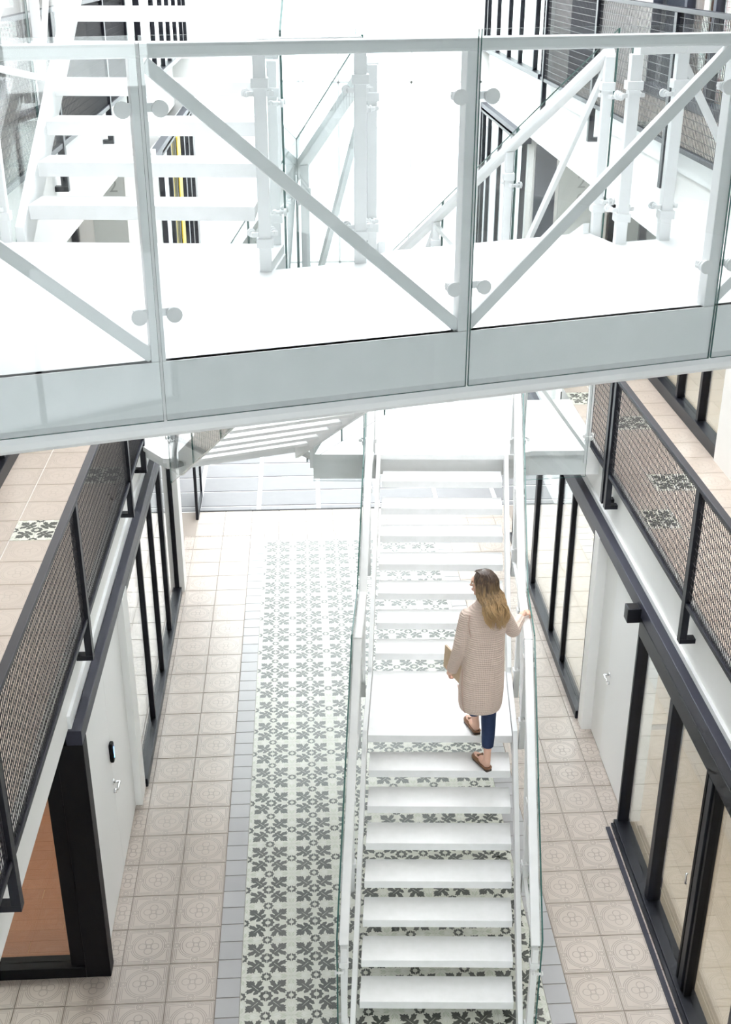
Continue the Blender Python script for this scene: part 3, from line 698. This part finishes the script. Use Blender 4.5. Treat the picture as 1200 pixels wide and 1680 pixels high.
# ---- rising stair from bridge to the floor above
UA = R(5.0); uv = Vector((math.sin(UA), math.cos(UA), 0)); ul = Vector((math.cos(UA), -math.sin(UA), 0))
U0 = Vector((-1.50, 6.535, 6.2)); UW, UG = 1.27, .245
us = thing('rising_staircase', 'white open riser staircase rising from the footbridge at upper left', 'staircase', U0+ul*UW/2)
for k in range(1, 17):
    a = U0+uv*(UG*(k-1)+.06); a.z = 6.2+.1875*k; tread(us, a+ul*.02, a+ul*(UW-.02), uv*.265, .08)
for s in (-.05, UW):
    a = U0+ul*s; b = a+uv*(UG*16); b = Vector((b.x, b.y, 9.2)); stringer(us, a+Vector((0, 0, .02)), b, ul*.05, .06, .16)
for s, o in ((-.10, -ul), (UW+.10, ul)):
    a = U0+ul*s; b = a+uv*(UG*16)
    balustrade(us, [a, Vector((b.x, b.y, 9.2))], .95, o, zl=-.30, flip=s < 0, big=.8, ztop=.12)

# ---- footbridge across the atrium
BA = R(15.8); bu = Vector((math.cos(BA), math.sin(BA), 0)); bv = Vector((-math.sin(BA), math.cos(BA), 0)); B0 = Vector((.659, 4.775, 6.2))
def BP(s, t, z=6.2): p = B0+bu*s+bv*t; p.z = z; return p
br = thing('footbridge', 'white steel footbridge with glass balustrade crossing the atrium in front', 'bridge', BP(0, .7, 5.85))
e2 = lambda p: (p.x, p.y)
sl, sr = U0-ul*.14, U0+ul*(UW+.14)
poly = [e2(BP(-2.62, -.03)), e2(BP(2.45, -.03)), e2(BP(2.35, 1.24)), e2(BP(1.42, 1.24)), e2(DT+dl*(DW+.05)+dv*.02), e2(DT-dl*.05+dv*.02), e2(BP(-.02, 1.26)), e2(BP(-.52, 1.24)), e2(sr), e2(sl), (-2.0, 6.58), (-2.0, 4.15)]
MB().prism(poly, 6.15, 6.2).build('deck', 'white_step', br)
c = BP(0, .66); MB().prism([(x+(c.x-x)*.012, y+(c.y-y)*.02) for x, y in poly], 5.96, 6.15).build('underframe', 'white_paint', br)
mb = MB(); prof = [(-.035, 6.2), (-.035, 5.985), (-.050, 5.965), (-.058, 5.94), (-.050, 5.912), (-.030, 5.893), (.0, 5.885), (.10, 5.885), (.10, 5.96), (.0, 5.98), (.0, 6.2)]
mb.loft([[BP(-2.72, t, z) for t, z in prof], [BP(2.47, t, z) for t, z in prof]], smooth=False); mb.build('fascia', 'white_paint', br)
NP = [-2.52, -1.274, 0.0, 1.187, 2.40]
MB().bar(BP(-2.72, -.01, 7.325), BP(2.45, -.01, 7.305), .075, .05).build('handrail', 'white_paint', br, .012)
for k, s in enumerate(NP):
    po = MB(); a, b = bu*.028, bv*.03; q = BP(s, .0)
    po.hexa([q-a-b-Vector((0, 0, .2)), q+a-b-Vector((0, 0, .2)), q+a+b-Vector((0, 0, .2)), q-a+b-Vector((0, 0, .2)), q-a-b+Vector((0, 0, 1.10)), q+a-b+Vector((0, 0, 1.10)), q+a+b+Vector((0, 0, 1.10)), q-a+b+Vector((0, 0, 1.10))])
    po = po.build('post', 'white_paint', br, .003)
    clamp(po, BP(s, -.01, 6.39), -bv, bu, .066, 1.15); clamp(po, BP(s, -.01, 7.13), -bv, bu, .066, 1.15)
for s0, s1 in zip(NP, NP[1:]): glass_panel(br, BP(s0+.006, -.078), BP(s1-.006, -.078), -.225, 1.17)
glass_panel(br, BP(-2.72, -.078), BP(NP[0]-.006, -.078), -.225, 1.17)
for lo, hi in ((-1.274, -2.52), (0.0, -1.274), (0.0, 1.187), (1.187, 2.40)):
    sg = 1 if hi > lo else -1
    MB().bar(BP(lo+sg*.02, 0, 6.215), BP(hi-sg*.03, 0, 7.275), .034, .05, upv=tuple(bu)).build('brace', 'white_paint', br, .003)
# far side balustrades of the bridge
balustrade(br, [BP(-.52, 1.24), BP(-.02, 1.26)], 1.05, bv, zl=-.05, braces=False, big=.8, post_w=.06, low=-.02)
balustrade(br, [BP(1.45, 1.22), BP(1.72, 1.22), BP(2.36, 1.22)], .98, bv, zl=-.05, bsegs=(1,), flip=False, post_w=.06, low=-.02)
# ================================================================== the woman on the stair
def skin_mats():
    mat('skin', (.72, .44, .33), .5); mat('eye_white', (.8, .78, .75), .3); mat('lip', (.55, .22, .19), .45)
    mat('jeans', (.012, .028, .085), .75); g = NG(MATS['jeans']); f = g.noise(60, 4, g.obj())
    g.l.new(g.mix(f, (.006, .018, .060), (.016, .036, .10)), g.bsdf().inputs['Base Color'])
    m = mat('knit_coat', (.60, .42, .35), .85); g = NG(m); v = g.obj()
    sp = g.add('ShaderNodeSeparateXYZ'); g.l.new(v, sp.inputs[0])
    wob = g.m('MULTIPLY', g.noise(40, 2, v), .012)
    rib = g.m('SINE', g.m('MULTIPLY', g.m('ADD', sp.outputs[2], wob), 2*math.pi/.019))
    purl = g.m('SINE', g.m('MULTIPLY', g.m('ADD', sp.outputs[0], sp.outputs[1]), 2*math.pi/.016))
    h = g.m('ADD', rib, g.m('MULTIPLY', purl, .25))
    fac = g.m('MULTIPLY_ADD', h, .22, .5)
    g.l.new(g.mix(fac, (.585, .465, .40), (.785, .635, .555)), g.bsdf().inputs['Base Color']); g.bump(h, .6, .004)
    mat('coat_trim', (.56, .39, .32), .8)
    m = mat('hair', (.2, .12, .07), .42); g = NG(m)
    sp = g.add('ShaderNodeSeparateXYZ'); g.l.new(g.obj(), sp.inputs[0])
    mp = g.add('ShaderNodeMapping'); mp.inputs['Scale'].default_value = (90, 90, 9); g.l.new(g.obj(), mp.inputs[0]); n1 = g.noise(1.0, 2, mp.outputs[0]); k = g.m('ADD', g.m('MULTIPLY_ADD', sp.outputs[2], -4.2, .98), g.m('MULTIPLY_ADD', n1, 1.5, -.75))
    cl = g.add('ShaderNodeClamp'); g.l.new(k, cl.inputs[0])
    g.l.new(g.mix(cl.outputs[0], (.060, .034, .022), (.52, .34, .17)), g.bsdf().inputs['Base Color'])
    noisy('shoe_leather', (.17, .075, .035), (.24, .11, .05), 30, .45); mat('shoe_sole', (.05, .028, .018), .6); mat('shoe_lining', (.45, .30, .20), .7)
    noisy('kraft_card', (.62, .47, .32), (.56, .42, .28), 25, .8)
    mat('page_edge', (.75, .70, .60), .8)
skin_mats()
def ell(mb, c, r, ax=None, n=14, m=6+4):
    """ellipsoid; ax = 3 axis vectors"""
    c = Vector(c); ax = ax or (Vector((1, 0, 0)), Vector((0, 1, 0)), Vector((0, 0, 1))); rings = []
    for i in range(m+1):
        th = math.pi*(i+.001)/(m+.002); rings.append([c + ax[0]*r[0]*math.sin(th)*math.cos(2*math.pi*k/n) + ax[1]*r[1]*math.sin(th)*math.sin(2*math.pi*k/n) - ax[2]*r[2]*math.cos(th) for k in range(n)])
    return mb.loft(rings)
def spline(pts, n):
    """Catmull-Rom through points with radius in 4th slot"""
    P = [Vector(p[:3]) for p in pts]; r = [p[3] if len(p) > 3 else 0 for p in pts]; out = []; ro = []
    for i in range(len(P)-1):
        a, b, c, d = P[max(i-1, 0)], P[i], P[i+1], P[min(i+2, len(P)-1)]
        for k in range(n):
            t = k/n; out.append(.5*((2*b)+(c-a)*t+(2*a-5*b+4*c-d)*t*t+(3*b-a-3*c+d)*t**3)); ro.append(r[i]+(r[i+1]-r[i])*t)
    out.append(P[-1]); ro.append(r[-1]); return out, ro
def limb(mb, pts, n=4, seg=14):
    p, r = spline(pts, n); mb.tube(p, r, seg); ell(mb, p[0], (r[0],)*3); ell(mb, p[-1], (r[-1],)*3)
def remesh(mb, name, mats, parent, voxel, smooth=4, org=None):
    o = mb.build(name, mats, None, org=org)
    md = o.modifiers.new('r', 'REMESH'); md.mode = 'VOXEL'; md.voxel_size = voxel; md.use_smooth_shade = True
    sm = o.modifiers.new('s', 'SMOOTH'); sm.factor = .5; sm.iterations = smooth
    bpy.context.view_layer.update()
    me = bpy.data.meshes.new_from_object(o.evaluated_get(bpy.context.evaluated_depsgraph_get()))
    o.modifiers.clear(); old = o.data; o.data = me; bpy.data.meshes.remove(old); me.name = name
    for p in me.polygons: p.use_smooth = True
    if not me.materials:
        for k in ([mats] if isinstance(mats, str) else mats): me.materials.append(MATS[k])
    if parent: w_ = ORI[o]; place(o, w_, parent)
    return o
PB = (1.42, 8.24, 1.3125)
# ---- body
B = MB()
F = Vector((-.90, .42, -.10)).normalized(); Sd = F.cross(Vector((0, 0, 1))).normalized(); Uh = Sd.cross(F).normalized()
HC = Vector((1.395, 8.30, 3.035)); AX = (F, Sd, Uh)
def H(a, b, c): return HC+F*a+Sd*b+Uh*c
ell(B, H(-.012, 0, .022), (.092, .074, .088), AX, 20, 14); ell(B, H(.028, 0, -.045), (.058, .054, .070), AX); ell(B, H(.058, 0, -.094), (.024, .024, .019), AX)
ell(B, H(.076, 0, .030), (.016, .040, .020), AX); ell(B, H(.086, 0, -.006), (.014, .010, .028), AX); ell(B, H(.098, 0, -.024), (.015, .013, .011), AX)
ell(B, H(.082, 0, -.056), (.012, .022, .007), AX); ell(B, H(.080, 0, -.068), (.012, .019, .007), AX)
for s in (-1, 1): ell(B, H(-.005, s*.072, -.012), (.018, .010, .030), AX); ell(B, H(.052, s*.036, -.03), (.022, .020, .022), AX)
limb(B, [(1.415, 8.295, 2.97, .050), (1.420, 8.285, 2.88, .052), (1.42, 8.285, 2.82, .065)])
rings = []
for z, rx, ry in ((2.30, .135, .10), (2.40, .145, .10), (2.52, .12, .085), (2.66, .135, .095), (2.76, .15, .085), (2.82, .09, .06)):
    rings.append([(1.42+rx*math.cos(a), 8.27+ry*math.sin(a), z) for a in [2*math.pi*k/18 for k in range(18)]])
B.loft(rings)
LSH, LEL, LWR = (1.272, 8.29, 2.755), (1.222, 8.265, 2.43), (1.190, 8.375, 2.165)
RSH, REL, RWR = (1.578, 8.30, 2.775), (1.680, 8.37, 2.540), (1.790, 8.600, 2.550)
limb(B, [(*LSH, .046), (*LEL, .037), (*LWR, .026)]); limb(B, [(*RSH, .046), (*REL, .037), (*RWR, .026)])
LHP, RHP = (1.345, 8.27, 2.30), (1.495, 8.25, 2.30)
LKN, RKN = (1.365, 8.43, 1.93), (1.490, 8.24, 1.84)
LAN, RAN = (1.417, 8.395, 1.575), (1.478, 8.125, 1.395)
for hp, kn, an in ((LHP, LKN, LAN), (RHP, RKN, RAN)):
    m1 = Vector(kn).lerp(Vector(an), .35); m1.y -= .015
    limb(B, [(*hp, .085), (*kn, .052), (*m1, .048), (*Vector(kn).lerp(Vector(an), .8), .032), (*an, .030)])
def foot(an, hl, toe, z):
    hl, toe = Vector((*hl, z+.035)), Vector((*toe, z+.018)); d = (toe-hl).normalized()
    limb(B, [(*(hl+d*.03), .030), (*hl.lerp(toe, .45), .033), (*hl.lerp(toe, .75), .034), (*hl.lerp(toe, .95), .020)]); limb(B, [(*an, .030), (*(hl+d*.045+Vector((0, 0, .012))), .032)])
RF = ((1.492, 8.105), (1.402, 8.315)); LF = ((1.426, 8.375), (1.364, 8.598))
foot(RAN, RF[0], RF[1], 1.3125+.02); foot(LAN, LF[0], LF[1], 1.5+.02)
# right hand on the handrail: palm across the rail, fingers over the far side
rp = Vector((1.832, 8.690, 2.512)); rw = Vector(RWR)
limb(B, [(*rw, .026), (*(rw.lerp(rp, .55)+Vector((0, 0, .008))), .026), (*rp, .025)], 3)
for k, (dy, ln) in enumerate(((.038, .90), (.016, 1.0), (-.008, .95), (-.030, .78))):
    b0 = rp+Vector((.014, dy+.012, .000)); b1 = b0+Vector((.034*ln, .012, -.004)); b2 = b1+Vector((.018*ln, .004, -.030*ln)); b3 = b2+Vector((-.006, 0, -.022*ln))
    limb(B, [(*b0, .0098), (*b1, .0090), (*b2, .0082), (*b3, .0072)], 3, 8)
t0 = rp+Vector((-.020, -.012, -.006)); limb(B, [(*t0, .0125), (*(t0+Vector((-.010, .035, -.016))), .0105), (*(t0+Vector((-.004, .062, -.028))), .0085)], 3, 8)
# left hand gripping the folder edge from outside and below
lp_ = Vector((1.168, 8.425, 2.108)); lw = Vector(LWR)
limb(B, [(*lw, .026), (*lw.lerp(lp_, .5), .025), (*lp_, .024)], 3)
for k, (dy, ln) in enumerate(((.036, .85), (.014, 1.0), (-.008, .96), (-.030, .80))):
    b0 = lp_+Vector((-.002, dy+.010, -.014)); b1 = b0+Vector((.006, .004, -.032*ln)); b2 = b1+Vector((.030*ln, .0, -.006)); b3 = b2+Vector((.010, 0, .020*ln))
    limb(B, [(*b0, .0098), (*b1, .0090), (*b2, .0082), (*b3, .0072)], 3, 8)
t0 = lp_+Vector((-.006, .020, .012)); limb(B, [(*t0, .0125), (*(t0+Vector((-.006, .034, .012))), .0105), (*(t0+Vector((.0, .060, .012))), .0085)], 3, 8)
person = remesh(B, 'person', 'skin', None, .0052, 3, org=PB)
tag(person, 'woman in beige knitted coat and dark jeans climbing the stair, hand on rail', 'person')
E_ = MB()
for s in (-1, 1): ell(E_, H(.074, s*.031, .006), (.008, .010, .006), AX)
E_.build('eyes', 'eye_white', person)
E_ = MB()
for s in (-1, 1): ell(E_, H(.083, s*.031, .006), (.0045, .006, .006), AX); E_.tube([H(.083, s*.016, .026), H(.082, s*.034, .031), H(.070, s*.050, .025)], [.003, .0035, .002], 6)
E_.build('irises_and_brows', 'hair', person)
E_ = MB(); ell(E_, H(.0875, 0, -.057), (.010, .021, .005), AX); ell(E_, H(.085, 0, -.067), (.010, .018, .006), AX); E_.build('lips', 'lip', person)
# ---- jeans
J = MB()
for hp, kn, an, hem in ((LHP, LKN, LAN, .66), (RHP, RKN, RAN, .70)):
    e = Vector(kn).lerp(Vector(an), hem); m1 = Vector(kn).lerp(Vector(an), .35); m1.y -= .012
    p, r = spline([(*hp, .098), (*kn, .066), (*m1, .060), (*e, .050)], 5); J.tube(p, r, 18)
ell(J, (1.42, 8.26, 2.33), (.155, .115, .10))
remesh(J, 'jeans', 'jeans', person, .009, 2)
# ---- coat
K = MB(); rings = []
for z, cx, cy, rx, ry in ((1.872, 1.412, 8.245, .150, .118), (1.886, 1.412, 8.245, .172, .138), (1.93, 1.412, 8.243, .184, .148), (2.05, 1.414, 8.243, .190, .150), (2.2, 1.420, 8.247, .183, .146), (2.36, 1.428, 8.255, .170, .138),
                          (2.52, 1.428, 8.268, .166, .132), (2.64, 1.426, 8.277, .172, .126), (2.72, 1.424, 8.284, .176, .112), (2.79, 1.424, 8.287, .160, .092), (2.825, 1.422, 8.287, .115, .078), (2.855, 1.42, 8.287, .078, .070), (2.885, 1.419, 8.288, .068, .066)):
    rings.append([(cx+rx*math.copysign(abs(math.cos(a))**.88, math.cos(a)), cy+ry*math.copysign(abs(math.sin(a))**.88, math.sin(a)), z) for a in [2*math.pi*k/28 for k in range(28)]])
K.loft(rings)
def sleeve_(sh, el, wr, r): 
    p, rr = spline([(*sh, r[0]), (*Vector(sh).lerp(Vector(el), .5), (r[0]+r[1])/2), (*el, r[1]), (*Vector(el).lerp(Vector(wr), .5), r[2]+.004), (*wr, r[2])], 5); K.tube(p, rr, 18); ell(K, sh, (r[0],)*3)
sleeve_((1.283, 8.287, 2.738), LEL, (1.188, 8.372, 2.175), (.070, .060, .052)); sleeve_((1.562, 8.295, 2.758), REL, (1.768, 8.556, 2.548), (.070, .058, .047))
coat = remesh(K, 'coat', 'knit_coat', person, .0085, 3)
def seam(pts, rad, name): MB().tube(spline(pts, 6)[0], rad, 6).build(name, 'coat_trim', coat)
seam([(1.245, 8.178, 2.30), (1.243, 8.158, 2.12), (1.255, 8.145, 1.95), (1.275, 8.142, 1.892)], .0045, 'side_seam')
seam([(1.290, 8.216, 2.790), (1.283, 8.205, 2.70), (1.300, 8.178, 2.60)], .004, 'shoulder_seam')
MB().box(1.228, 1.236, 8.20, 8.335, 2.04, 2.05).build('pocket_welt', 'coat_trim', coat)
# ---- hair: shell over the skull and wavy locks
Hh = MB(); HO = Vector((1.41, 8.28, 2.86))
ell(Hh, H(-.022, 0, .026), (.096, .084, .098), AX, 22, 14)
rnd = random.Random(3)
for i in range(230):
    ph = R(rnd.uniform(62, 298)); sd = 1 if math.sin(ph) > 0 else -1
    lay = rnd.random(); st = rnd.uniform(-.05, .055)
    top = H(st, sd*rnd.uniform(.002, .012), .118-.35*abs(st-.0)**1.15)
    ca, sa = math.cos(ph), math.sin(ph)
    def ring(rf, rs, z): return H(-.020+rf*ca, rs*sa, z)
    o1 = ring(.058, .055, .098); o2 = ring(.094+lay*.012, .082+lay*.012, .030); o3 = ring(.094+lay*.018, .084+lay*.018, -.050)
    ln = rnd.uniform(.19, .36) if lay > .35 else rnd.uniform(.24, .40)
    drop = Vector((.050, -.055, 0))
    o4 = ring(.088+lay*.028, .086+lay*.030, -.12)+drop*.55; o5 = ring(.080+lay*.034, .088+lay*.040, -.12-ln*.30)+drop*1.0
    o6 = ring(.050+lay*.030, .066+lay*.040, -.12-ln*.62)+drop*1.25
    for q in (o4, o5, o6):                 # stay outside coat and neck
        c = Vector((1.42, 8.28, q.z)); d = Vector((q.x-c.x, q.y-c.y, 0)); mn = .075 if q.z > 2.86 else .10
        if d.length < mn: d = d.normalized()*mn; q.x, q.y = c.x+d.x, c.y+d.y
        if q.z < 2.84: q.y = min(q.y, 8.20-.04*(2.84-q.z)/.2)
    pts, _ = spline([(*top, 0), (*o1, 0), (*o2, 0), (*o3, 0), (*o4, 0), (*o5, 0), (*o6, 0)], 5)
    w0 = round(ph*2.2)*2.1+rnd.uniform(-.5, .5); amp = rnd.uniform(.012, .024)
    tot = len(pts); out = []
    for k, p in enumerate(pts):
        u = k/(tot-1); a = amp*max(0, (u-.35)/.65); out.append(p+Sd*math.sin(w0+u*21)*a+Vector((math.cos(w0*1.0+u*21)*a*.8, 0, 0)))
    r0 = rnd.uniform(.0055, .0095)
    Hh.tube(out, [r0*(.55+.6*math.sin(math.pi*min(1, k/(tot-1)*1.15)))*(1 if k < tot-4 else (tot-k)/4.5) for k in range(tot)], 6)
Hh.build('hair', 'hair', person, org=HO)
# ---- mules
def shoe(hl, toe, z, rf):
    hl, toe = Vector((*hl, 0)), Vector((*toe, 0)); d = (toe-hl).normalized(); n = Vector((-d.y, d.x, 0)); L = (toe-hl).length+.03; hl = hl-d*.012
    out = [(0, .024), (.06, .031), (.30, .030), (.55, .038), (.78, .043), (.93, .031), (1.0, .010)]
    pl = [hl+d*L*u+n*w_ for u, w_ in out]+[hl+d*L*u-n*w_ for u, w_ in out[::-1]]
    s = thing  # parts hang on the person
    sh = MB().prism([(p.x, p.y) for p in pl], z+.001, z+.022).build('shoe', 'shoe_sole', person, .004)
    U = MB(); rings = []
    for u, w_, h in ((.40, .036, .040), (.52, .041, .058), (.66, .044, .052), (.80, .044, .040), (.93, .033, .028), (1.0, .012, .010)):
        c = hl+d*L*u; rings.append([c+n*w_*math.cos(a)+Vector((0, 0, z+.020+h*max(0, math.sin(a)))) for a in [math.pi*k/10 for k in range(11)]]+[c-n*w_*.5+Vector((0, 0, z+.018)), c+n*w_*.5+Vector((0, 0, z+.018))])
    U.loft(rings); U.build('upper', 'shoe_leather', sh)
    Q = MB(); rim = [hl+d*L*u+n*w_+Vector((0, 0, z+.030)) for u, w_ in ((.42, .036), (.25, .031), (.08, .028))]+[hl+d*L*.005+Vector((0, 0, z+.034))]+[hl+d*L*u-n*w_+Vector((0, 0, z+.030)) for u, w_ in ((.08, .028), (.25, .031), (.42, .036))]
    Q.tube(spline([tuple(p) for p in rim], 3)[0], .009, 6); Q.build('welt', 'shoe_leather', sh)
    bw = hl+d*L*.60+Vector((0, 0, z+.078)); X = MB(); X.tube([bw-n*.026, bw-n*.010, bw+n*.010, bw+n*.026], [.013, .006, .006, .013], 8); X.build('bow', 'shoe_leather', sh)
shoe(RF[0], RF[1], 1.3125, 0); shoe(LF[0], LF[1], 1.5, 0)
# ---- folder in the left hand
fd = Vector((-.36, .93, .02)).normalized(); fu = (Vector((.04, 0, 1))-fd*fd.dot(Vector((.04, 0, 1)))).normalized(); fn = fd.cross(fu); fc = Vector((1.196, 8.405, 2.205))
def fbox(hw, hh, t0, t1):
    P = lambda a, b, c: fc+fd*a+fu*b+fn*c
    return MB().hexa([P(-hw, -hh, t0), P(hw, -hh, t0), P(hw, -hh, t1), P(-hw, -hh, t1), P(-hw, hh, t0), P(hw, hh, t0), P(hw, hh, t1), P(-hw, hh, t1)])
fo = thing('folder', 'tan card folder held in the hand of the climbing woman', 'folder', fc-fu*.11)
fbox(.150, .108, -.007, -.004).build('front_cover', 'kraft_card', fo); fbox(.150, .108, .004, .007).build('back_cover', 'kraft_card', fo); fbox(.144, .104, -.004, .004).build('pages', 'page_edge', fo)
